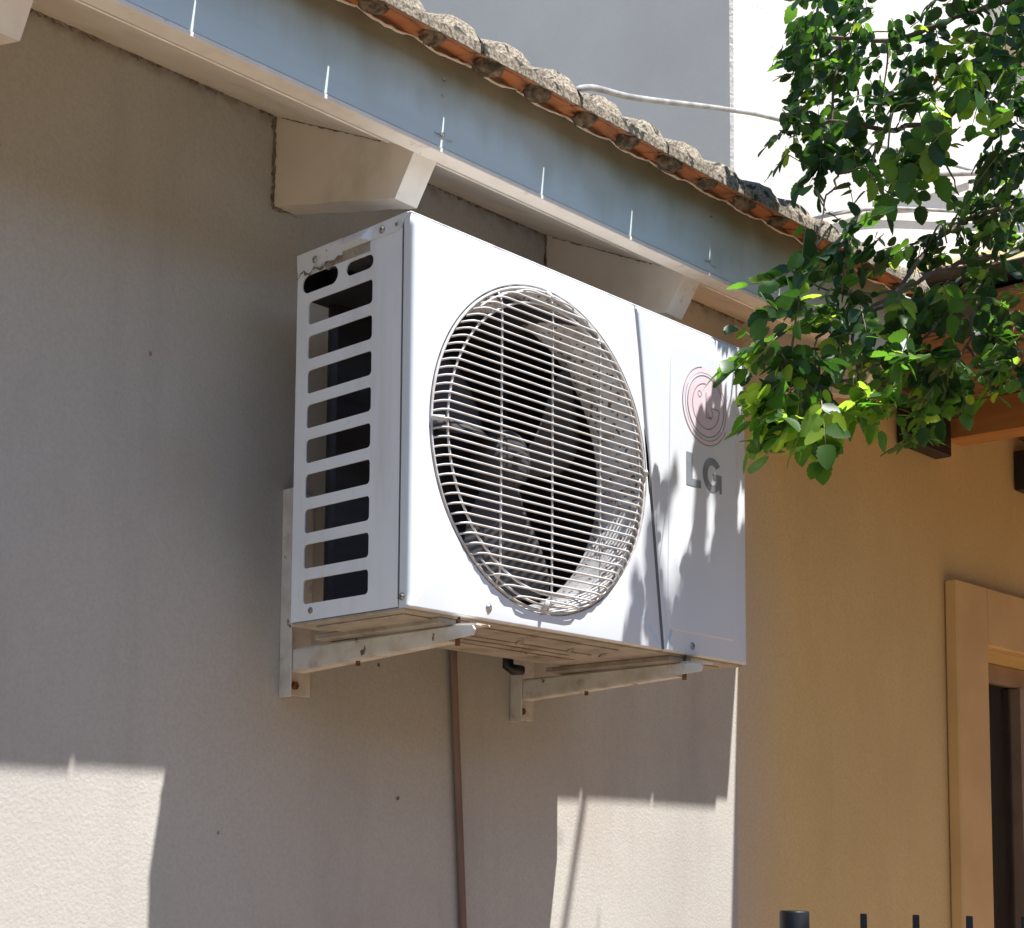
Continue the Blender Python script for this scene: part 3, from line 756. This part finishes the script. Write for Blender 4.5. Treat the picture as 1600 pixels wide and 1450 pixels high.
# ------------------------------------------------------------------ neighbour buildings
nb_ = empty('white_building', (4, 2.15, GZ), 'tall white plastered building behind the tile roof, near side in shade', 'building')
m = MB(); m.box(4.0, 14, 2.15, 12, GZ, 8.5, b=.012); m.build('wall', M['bldg'], nb_)
m = MB(); m.box(3.9, 14.1, 2.05, 12.1, 8.5, 8.65, b=.01); m.build('roof', M['bldg'], nb_)
m = MB(); x0 = 6.52; m.box(x0, x0 + .9, 2.10, 2.149, 4.22, 5.4, b=.01); wd = m.build('window', M['curtain'], nb_)
m = MB(); m.box(x0 - .05, x0, 2.08, 2.149, 4.17, 5.45); m.box(x0 + .9, x0 + .95, 2.08, 2.149, 4.17, 5.45); m.box(x0, x0 + .9, 2.08, 2.149, 4.17, 4.22); m.build('frame', M['bldg'], wd)
yw = empty('yellow_wall', (4.2, 1.4, GZ), 'sunlit yellow wall with a rising top edge behind the leaves', 'wall')
m = MB(); m.extrude([(3.80, GZ), (7.5, GZ), (7.5, 3.35), (4.14, 2.005), (3.80, 1.87)], 'y', 1.4, 1.6); m.build('wall', M['yellow'], yw)

ob_ = empty('house', (0, -5, GZ), 'unseen house added behind the viewer to block sky light', 'house')
m = MB(); m.box(-12, 12, -12, -5.6, GZ, 1.5); m.build('wall', M['sky_block'], ob_)  # out of view, added to cut the sky light
m = MB(); m.box(-12.3, 12.3, -12.3, -5.3, 1.5, 1.65); m.build('roof', M['clay'], ob_)  # roof of the added unseen house
gwl = empty('sky_block_wall', (-6, -2, GZ), 'unseen wall added left of the viewer to block sky light', 'wall')
m = MB(); m.box(-6.3, -6.0, -5.5, .3, GZ, -.2); m.build('wall', M['sky_block'], gwl)  # added out of view to hold back sky light
gwr = empty('sky_block_wall', (7, -2, GZ), 'unseen high wall added right of the pergola to darken the pane reflection and block sky light', 'wall')
m = MB(); m.box(7, 7.3, -4.5, .5, GZ, 1.6); m.build('wall', M['sky_block'], gwr)  # added out of view, darkens the pane reflection and cuts sky light
# ------------------------------------------------------------------ pergola against the wall with the window
pg = empty('pergola', (2.3, YW, GZ), 'timber pergola with black sheeting over the wall with the window', 'pergola')
m = MB()
def slopez(y): return .812 - (YW - y) * .01
# roof deck: skewed left edge
nx, ny = 26, 16; V = []
rs = random.Random(3)
for s_ in (0, 1):
    for j in range(ny + 1):
        y = YW + .25 - 1.45 * j / ny
        xe = 1.384 + (YW - y) * .24
        for i in range(nx + 1):
            x = xe + (4.6 - xe) * (i / nx) ** 1.3
            V.append((x, y, slopez(y) + .055 + (.006 if s_ == 0 else 0) + rs.uniform(-.004, .008)))
n1 = nx + 1; L = n1 * (ny + 1)
F = [(s_ * L + j * n1 + i, s_ * L + j * n1 + i + 1, s_ * L + (j + 1) * n1 + i + 1, s_ * L + (j + 1) * n1 + i) for s_ in (0, 1) for j in range(ny) for i in range(nx)]
F += [(j * n1, (j + 1) * n1, L + (j + 1) * n1, L + j * n1) for j in range(ny)] + [(i + ny * n1, i + 1 + ny * n1, L + i + 1 + ny * n1, L + i + ny * n1) for i in range(nx)]
m.add(V, F, 0, True); m.build('sheeting', M['plastic'], pg)
m = MB(); V = []; rs = random.Random(5); nj = 60
for k in range(7):
    for j in range(nj + 1):
        y = YW + .02 - 1.2 * j / nj; xe = 1.384 + (YW - y) * .24 + .07 * (k / 6) ** .5
        V.append((xe + .10 + .012 * math.sin(j * 1.1 + k) + rs.uniform(-.006, .006), y, .868 - .085 * k / 6 * (.7 + .3 * math.sin(j * .43)) + .006 * math.sin(j * .8) + rs.uniform(-.003, .003)))
m.add(V, [(k * (nj + 1) + j, k * (nj + 1) + j + 1, (k + 1) * (nj + 1) + j + 1, (k + 1) * (nj + 1) + j) for k in range(6) for j in range(nj)], 0, True)
m.build('hanging_sheet_edge', M['plastic'], pg)
m = MB()
for k in range(19):
    x = 1.60 + k * .158
    m.box(x, x + .15, YW - 1.15, YW - .004, .838, .850, b=.002)
m.build('boarding', M['boards'], pg)
for x in (2.28, 2.93, 3.6, 4.3):
    m = MB(); m.extrude([(YW - .003, .752), (YW - 1.25, .722), (YW - 1.25, .832), (YW - .003, .837)], 'x', x, x + .09)
    m.build('beam', M['wood'], pg)
m = MB(); m.box(1.56, 2.275, YW - .05, YW - .003, .80, .836, b=.003); m.build('ledger', M['darkwood'], pg)
for x in (2.05, 2.70, 3.35):
    m = MB(); m.box(x - .02, x + .18, YW - .045, YW - .003, .690, .799, b=.002); m.build('hanger', M['black'], pg)
for x in (4.45,):
    m = MB(); m.box(x, x + .1, YW - 1.2, YW - 1.1, GZ, .722); m.build('post', M['wood'], pg)

# ------------------------------------------------------------------ fence tips
fn = empty('metal_fence', (1.02, .03, GZ), 'black metal fence whose post and bar tips show at the bottom edge', 'fence')
m = MB(); m.tube([(1.018, .047, GZ), (1.018, .047, -.420), (1.018, .047, -.4175)], [.0262, .0262, .0245], 24); m.build('post', M['black'], fn)
px, py = 1.018, .047
for k in range(7):
    x, y = 1.078 + .0405 * k, -.055 - .078 * k
    m = MB(); m.tube([(x, y, GZ + .1), (x, y, -.422), (x, y, -.420)], [.006, .006, .005], 10); m.build('bar', M['black'], fn)
for z in (-.62, -1.7):
    m = MB(); m.tube([(1.018, .047, z), (1.078 + .0405 * 6.3, -.055 - .078 * 6.3, z)], .012, 8); m.build('rail', M['black'], fn)

# ------------------------------------------------------------------ tree
tree = empty('tree', (2.05, -1.25, GZ), 'leafy green tree with serrated compound leaves reaching over the air conditioner', 'tree')
br = MB(); tw = MB(); lf = MB()
def spline(pts, sub=6):
    P = [Vector(p) for p in pts]; out = []
    for i in range(len(P) - 1):
        p0, p1, p2, p3 = P[max(i - 1, 0)], P[i], P[i + 1], P[min(i + 2, len(P) - 1)]
        for k in range(sub):
            s = k / sub
            out.append(.5 * ((2 * p1) + (p2 - p0) * s + (2 * p0 - 5 * p1 + 4 * p2 - p3) * s * s + (3 * p1 - p0 - 3 * p2 + p3) * s ** 3))
    out.append(P[-1]); return out
def shadow_ok(p):
    """keep the crown thin where its shade would reach the lit wall patch or the left of the machine"""
    t = YW - p.y; wx, wz = p.x - .38 * t, p.z - 2.49 * t
    if .74 < wx < 1.34 and -.50 < wz < -.19: return False
    if wx < .2 and -.5 < wz < -.2: return False
    t = -p.y
    if t > 0:
        ax, az_ = p.x - .38 * t, p.z - 2.49 * t
        if -.02 < ax < .82 and -.02 < az_ < .56:
            if ax < .36: return False
            lim = .02 + (ax - .36) * 1.15
            if az_ > min(lim, .43) and rl.random() > .12: return False
            if rl.random() < .25: return False
    return True
rl = random.Random(11)
def keep_leaf(base, axis, L):
    c_ = base + axis * L * .5; t_ = YW - c_.y
    if .69 < c_.x - .38 * t_ < 1.36 and -.60 < c_.z - 2.49 * t_ < -.17: return False
    t_ = -c_.y; ax, az_ = c_.x - .38 * t_, c_.z - 2.49 * t_
    if t_ > 0 and -.02 < ax < .83 and -.03 < az_ < .56:
        if ax < .47: return False
        gap = noise.noise(Vector((ax * 22, az_ * 6.5, 1.3)))
        if gap > .30 + (ax - .65) * .5 - max(0, az_ - .36) * 1.6: return False
    return True
def leaflet(base, axis, side, nrm, L, wd, mi):
    """ovate leaflet with toothed edge, folded a little along the midrib"""
    prof = [(0, .0), (.07, .26), (.15, .43), (.18, .39), (.30, .52), (.34, .47), (.47, .53), (.51, .47), (.64, .46), (.68, .39), (.80, .33), (.84, .26), (.93, .14), (1.0, 0)]
    fold = rl.uniform(.02, .34); curl = rl.uniform(-.10, .30); tw_ = rl.uniform(-.35, .35)
    def pt(u, v):
        j = 1 + rl.uniform(-.06, .06) if v else 1
        return base + axis * (u * L) + side * (v * wd * j) + nrm * (abs(v) * wd * fold - curl * L * u * u + tw_ * u * v * wd)
    mid = [pt(u, 0) for u in (0, .2, .42, .64, .82, 1.0)]
    V = list(mid); Lp = [pt(u, v) for u, v in prof[1:-1]]; Rp = [pt(u, -v) for u, v in prof[1:-1]]
    V += Lp + Rp; l0 = 6; r0 = 6 + len(Lp); F = []
    seg = [(0, 0, 3), (1, 3, 5), (2, 5, 7), (3, 7, 9), (4, 9, 11)]
    for (mi_, a, b) in ((0, 0, 2), (1, 2, 4), (2, 4, 7), (3, 7, 9), (4, 9, 11)):
        F.append((mi_,) + tuple(l0 + q for q in range(a, b + 1)) + (mi_ + 1,))
        F.append((mi_ + 1,) + tuple(r0 + q for q in range(b, a - 1, -1)) + (mi_,))
    lf.add(V, F, mi, True)
def compound(p, d, n, L, tone):
    """pinnate leaf: rachis from p along d with n pairs of leaflets"""
    if not shadow_ok(p + d * .05): return
    d = d.normalized(); up = Vector((0, 0, 1))
    side = d.cross(up); side = side.normalized() if side.length > .1 else Vector((1, 0, 0))
    roll = rl.gauss(0, .45); nrm = side.cross(d).normalized()
    side2 = side * math.cos(roll) + nrm * math.sin(roll); nrm = side2.cross(d).normalized(); side = side2
    pts = []; step = L * .62; total = step * (n + .3); droop = rl.uniform(.1, .5)
    for i in range(7):
        s = i / 6; pts.append(p + d * (total * s) - Vector((0, 0, 1)) * droop * total * s * s * .5)
    todo = []
    def at(s):
        k = min(5, int(s * 6)); f = s * 6 - k; return pts[k].lerp(pts[k + 1], f)
    for i in range(n):
        s = .22 + .72 * i / max(1, n)
        q = at(s); sz = L * rl.uniform(.75, 1.1) * (.8 + .3 * math.sin(math.pi * (i + 1) / (n + 1)))
        for sg in (-1, 1):
            ax = (side * sg * rl.uniform(.8, 1.1) + d * rl.uniform(.35, .75) - up * rl.uniform(0, .35)).normalized()
            sd = nrm.cross(ax).normalized(); nn = ax.cross(sd).normalized()
            tl = rl.gauss(0, .55); sd2 = sd * math.cos(tl) + nn * math.sin(tl); nn = ax.cross(sd2)
            if nn.z < 0: nn = -nn
            r_ = rl.random(); mi = (0 if r_ < tone[0] else (1 if r_ < tone[1] else 2))
            todo.append((q + ax * .003, ax, sd2, nn, sz, sz * rl.uniform(.60, .78), mi, i))
    q = pts[-1]; dd = (pts[-1] - pts[-2]).normalized(); sd = nrm.cross(dd).normalized(); nn = dd.cross(sd)
    todo.append((q, dd, sd, nn, L * 1.15, L * .78, (0 if rl.random() < tone[0] else 1), n))
    ok = [t for t in todo if keep_leaf(t[0], t[1], t[4])]
    if len(ok) < max(2, len(todo) * .5): return
    for t in ok: leaflet(*t[:7])
    last = max(t[7] for t in ok); k = 7 if last == n else max(3, min(7, int((.22 + .72 * last / max(1, n)) * 6) + 2))
    tw.tube(pts[1:k], [.0011, .0010, .0009, .0008, .0007, .0005][:k - 1], 4)
# clumps of the crown: centre, half width, half height, half depth, leaves, leaflet length, tone
BLOBS = [
  (0.906,-0.116,1.139, 0.084,0.062,0.15, 13,0.037,0),
  (0.988,-0.194,1.119, 0.090,0.073,0.20, 15,0.037,0),
  (1.114,-0.250,1.135, 0.080,0.074,0.20, 13,0.037,0),
  (1.199,-0.313,0.989, 0.046,0.069,0.20, 6,0.038,0),
  (1.156,-0.282,1.068, 0.057,0.057,0.20, 7,0.037,0),
  (0.860,-0.123,1.003, 0.055,0.055,0.12, 9,0.037,0),
  (0.935,-0.196,0.993, 0.077,0.055,0.20, 11,0.037,0),
  (1.015,-0.272,0.984, 0.077,0.055,0.20, 12,0.038,1),
  (0.838,-0.117,0.911, 0.038,0.038,0.08, 5,0.036,0),
  (0.871,-0.187,0.877, 0.065,0.049,0.15, 8,0.038,0),
  (0.908,-0.289,0.845, 0.058,0.048,0.20, 8,0.040,2),
  (1.085,-0.328,0.886, 0.055,0.055,0.20, 7,0.040,0),
  (0.838,-0.081,1.056, 0.020,0.061,0.05, 4,0.033,0),
  (0.768,-0.148,0.814, 0.023,0.027,0.05, 3,0.040,0),
  (0.821,-0.266,0.783, 0.062,0.023,0.10, 6,0.045,1),
  (1.064,-0.296,0.798, 0.066,0.039,0.20, 8,0.036,0),
  (1.153,-0.312,0.786, 0.050,0.050,0.20, 8,0.036,0),
  (1.034,-0.257,0.732, 0.033,0.020,0.10, 3,0.033,0),
  (0.712,-0.212,0.650, 0.046,0.036,0.12, 7,0.036,0),
  (0.742,-0.234,0.600, 0.046,0.041,0.12, 6,0.036,0),
  (0.645,-0.205,0.570, 0.045,0.035,0.10, 5,0.038,0),
  (0.606,-0.200,0.500, 0.049,0.030,0.10, 6,0.040,1),
  (0.737,-0.218,0.518, 0.071,0.041,0.12, 10,0.038,0),
  (0.898,-0.244,0.575, 0.064,0.042,0.15, 9,0.037,1),
  (1.072,-0.283,0.644, 0.083,0.055,0.20, 12,0.036,0),
  (1.124,-0.325,0.580, 0.044,0.044,0.20, 7,0.038,0),
  (0.494,-0.204,0.407, 0.021,0.021,0.05, 2,0.042,1),
  (0.627,-0.209,0.417, 0.054,0.035,0.10, 8,0.041,0),
  (0.769,-0.238,0.438, 0.061,0.036,0.12, 8,0.039,1),
  (0.936,-0.268,0.481, 0.048,0.053,0.12, 8,0.036,1),
  (1.052,-0.312,0.487, 0.065,0.030,0.12, 7,0.038,1),
  (0.563,-0.192,0.336, 0.029,0.039,0.07, 6,0.042,2),
  (0.630,-0.229,0.333, 0.049,0.027,0.08, 7,0.042,2),
  (0.728,-0.260,0.373, 0.035,0.028,0.08, 4,0.042,2),
  (0.880,-0.273,0.403, 0.023,0.033,0.07, 4,0.034,1),
  (0.972,-0.293,0.407, 0.023,0.042,0.07, 2,0.036,1),
  (1.063,-0.147,0.747, 0.021,0.011,0.05, 1,0.030,0),
]
SPRAYS = [
  ((0.518,-0.217,0.434),(0.395,-0.185,0.362),2,0.044,1),
  ((0.893,-0.091,1.050),(0.779,-0.059,0.910),4,0.026,0),
  ((0.837,-0.093,0.948),(0.743,-0.044,0.852),5,0.026,0),
  ((0.885,-0.091,1.105),(0.801,-0.072,1.051),3,0.030,0),
  ((0.816,-0.092,0.883),(0.718,-0.066,0.781),4,0.025,0),
  ((0.659,-0.209,0.604),(0.527,-0.183,0.534),3,0.038,1),
  ((1.078,-0.236,0.774),(0.953,-0.175,0.717),5,0.022,0),
  ((0.751,-0.190,0.722),(0.739,-0.242,0.681),3,0.030,0),
  ((0.617,-0.220,0.357),(0.510,-0.198,0.246),4,0.040,2),
  ((0.580,-0.221,0.428),(0.503,-0.197,0.288),3,0.044,1),
  ((0.663,-0.237,0.363),(0.631,-0.249,0.260),3,0.040,2),
  ((0.716,-0.251,0.392),(0.718,-0.314,0.320),3,0.038,2),
  ((0.722,-0.204,0.528),(0.538,-0.159,0.482),4,0.034,1),
  ((0.927,-0.261,0.502),(0.896,-0.280,0.341),4,0.032,1),
  ((0.960,-0.289,0.460),(0.908,-0.293,0.351),3,0.030,1),
  ((0.797,-0.325,0.875),(0.843,-0.353,0.744),4,0.042,2),
  ((1.032,-0.366,0.503),(0.979,-0.300,0.407),2,0.036,1),
  ((0.775,-0.153,0.805),(0.717,-0.146,0.756),2,0.045,0),
  ((0.742,-0.259,0.783),(0.788,-0.293,0.702),2,0.052,1),
]
BRANCHES = [
  ([(1.243,-0.482,0.878),(1.129,-0.350,0.728),(1.034,-0.280,0.691),(0.888,-0.238,0.612),(0.725,-0.202,0.488),(0.535,-0.206,0.436)],0.0060),
  ([(1.298,-0.394,0.865),(1.187,-0.280,0.829),(1.078,-0.236,0.774),(0.926,-0.206,0.619),(0.796,-0.207,0.525),(0.657,-0.197,0.421)],0.0055),
  ([(1.276,-0.411,1.149),(1.167,-0.295,1.079),(1.063,-0.248,0.975),(0.956,-0.207,0.928),(0.885,-0.138,0.937),(0.839,-0.091,0.926)],0.0070),
  ([(1.267,-0.418,1.263),(1.127,-0.269,1.181),(0.989,-0.193,1.107),(0.909,-0.114,1.106),(0.848,-0.087,1.034)],0.0060),
  ([(1.098,-0.318,0.711),(1.060,-0.300,0.648),(1.024,-0.292,0.540),(0.937,-0.266,0.459)],0.0040),
  ([(0.917,-0.122,1.106),(0.834,-0.156,0.914),(0.788,-0.193,0.797),(0.722,-0.201,0.709),(0.684,-0.205,0.592)],0.0028),
  ([(0.788,-0.193,0.797),(0.792,-0.225,0.797),(0.811,-0.271,0.789)],0.0020),
  ([(1.063,-0.248,0.975),(0.923,-0.304,0.840),(0.951,-0.322,0.777)],0.0030),
  ([(1.187,-0.280,0.829),(1.143,-0.312,0.864),(1.076,-0.321,0.897)],0.0030),
  ([(1.024,-0.292,0.540),(1.067,-0.327,0.487),(1.095,-0.359,0.520)],0.0030),
  ([(0.725,-0.202,0.488),(0.656,-0.219,0.386),(0.593,-0.218,0.312)],0.0026),
  ([(0.796,-0.207,0.525),(0.739,-0.249,0.418),(0.732,-0.263,0.368)],0.0026),
  ([(0.888,-0.238,0.612),(0.765,-0.226,0.577),(0.661,-0.207,0.574)],0.0030),
  ([(1.060,-0.300,0.648),(0.896,-0.232,0.501),(0.729,-0.198,0.427)],0.0030),
]

TONES = [(.72, .95), (.35, .82), (.10, .40)]
UH = Vector((.7125, -.7015, 0)).normalized(); DH = Vector((.7015, .7125, 0)).normalized()
def twigline(a, b, r0, r1, k=.02):
    a = Vector(a); b = Vector(b); m_ = a.lerp(b, .5) + Vector((rl.uniform(-k, k), rl.uniform(-k, k), rl.uniform(0, 2 * k)))
    tw.tube(spline([a, m_, b], 4), [r0 + (r1 - r0) * i / 8 for i in range(9)], 5)
bpts = []
EYE = Vector((-1.448, -1.477, -.335))
def clear(p):
    """lower a limb point until its shade misses the lit patch of wall"""
    p = p.copy()
    for _ in range(14):
        t = YW - p.y; wx, wz = p.x - .38 * t, p.z - 2.49 * t
        if .68 < wx < 1.38 and -.62 < wz < -.10: p += (EYE - p) * .02
        else: break
    return p
for pts, r in BRANCHES:
    pts = [clear(Vector(p)) for p in pts]; sp = spline(pts, 6); jit = [p + Vector((rl.uniform(-1, 1), rl.uniform(-1, 1), rl.uniform(-1, 1))) * .004 for p in sp]
    bpts += jit
    br.tube(jit, [r * (1 - .65 * i / (len(jit) - 1)) for i in range(len(jit))], 7)
for (x, y, z, ru, rz, rd, n, L, t) in BLOBS:
    c = Vector((x, y, z)); n = int(n * (2.9 if z > .75 else 1.6) + .5)
    near = min(bpts, key=lambda q: (q - c).length)
    twigline(near, c, .0022, .0014)
    for k in range(n):
        for tries in range(14):
            a = rl.uniform(0, 2 * math.pi); q = math.sqrt(rl.random()) * (1.3 if rl.random() < .22 else .95)
            p = c + UH * (ru * q * math.cos(a)) + Vector((0, 0, rz * q * math.sin(a))) + DH * (rd * rl.uniform(-1, 1))
            if p.x > -.1 and (p.y < -.06 or p.x > .95) and shadow_ok(p): break
        else: continue
        d = UH * rl.uniform(-1, .55) + DH * rl.uniform(-.7, .5) + Vector((0, 0, rl.uniform(-.9, .25)))
        d.normalize()
        compound(p - d * L * 1.1, d, rl.randint(2, 4), L * (rl.uniform(.52, .80) if z > .75 else rl.uniform(.62, .90)), TONES[t])
for a, b, n, L, t in SPRAYS:
    a, b = Vector(a), Vector(b); d = b - a; L_ = d.length / (.62 * (n + .3) + .9)
    rl2 = shadow_ok; 
    shadow_keep = globals()['shadow_ok']; globals()['shadow_ok'] = lambda p: True
    compound(a, d, n, L_ if L_ < L else L, TONES[t]); globals()['shadow_ok'] = shadow_keep
    near = min(bpts, key=lambda q: (q - a).length); twigline(near, a, .0018, .0013)
# crown above and beside the view: it shades the right end of the machine
for (x, y, z, ru, rz, rd, n, L) in ((.98, -.62, 1.62, .09, .16, .10, 9, .036), (.76, -.6, 1.58, .04, .07, .05, 5, .032), (1.06, -.92, 2.38, .10, .16, .06, 16, .040), (.93, -.88, 2.28, .07, .10, .05, 9, .036), (.84, -.85, 2.20, .05, .05, .04, 4, .034), (.86, -.5, 1.36, .05, .06, .04, 5, .032), (.98, -.5, 1.42, .05, .09, .04, 6, .032), (.84, -.42, 1.13, .05, .05, .04, 3, .032), (1.10, -.80, 1.95, .14, .2, .15, 16, .042), (1.5, -.95, 1.5, .3, .35, .3, 60, .045), (1.35, -.9, 1.0, .2, .3, .2, 30, .045),
                                 (1.9, -1.2, 1.9, .5, .4, .4, 110, .05), (2.2, -1.1, 1.3, .4, .4, .4, 80, .05), (1.75, -.9, .7, .3, .25, .25, 40, .045)):
    c = Vector((x, y, z)); twigline((1.95, -1.2, .9), c, .008, .003, .05)
    for k in range(n):
        for tries in range(10):
            p = c + UH * rl.gauss(0, ru * .6) + DH * rl.gauss(0, rd * .6) + Vector((0, 0, rl.gauss(0, rz * .6)))
            if shadow_ok(p): break
        else: continue
        d = Vector((rl.uniform(-1, 1), rl.uniform(-1, 1), rl.uniform(-.9, .3))).normalized()
        compound(p - d * L, d, 3, L, TONES[rl.randint(0, 1)])
    br.tube(spline([(2.02, -1.24, .4), (1.95, -1.2, .9), c], 5), [.022 - .018 * i / 10 for i in range(11)], 8)
for pts, r in BRANCHES[:4]:
    br.tube(spline([(2.03, -1.25, .1), (1.85, -1.15, .55), pts[0]], 5), [.02 - .012 * i / 10 for i in range(11)], 8)
tk = MB(); tk.tube(spline([(2.05, -1.25, GZ - .02), (2.08, -1.22, -1.2), (2.02, -1.27, -.4), (2.04, -1.25, .3), (1.98, -1.2, .9)], 6), [.085 - .055 * i / 24 for i in range(25)], 14)
tk.build('trunk', M['bark'], tree); br.build('branch', M['bark'], tree); leaflet(Vector((.985, -.273, 1.01)), Vector((-.4, .3, -.8)).normalized(), Vector((.8, .2, -.2)).normalized(), Vector((-.5, -.7, .3)).normalized(), .024, .014, 4)
lf.add(tw.v, tw.f, 3, True)
lf.build('crown', [M['leafA'], M['leafB'], M['leafC'], M['twig'], M['orange']], tree, fix=False)

for mm in bpy.data.materials:
    if '_' in mm: del mm['_']
print('leaf faces', len(lf.f))
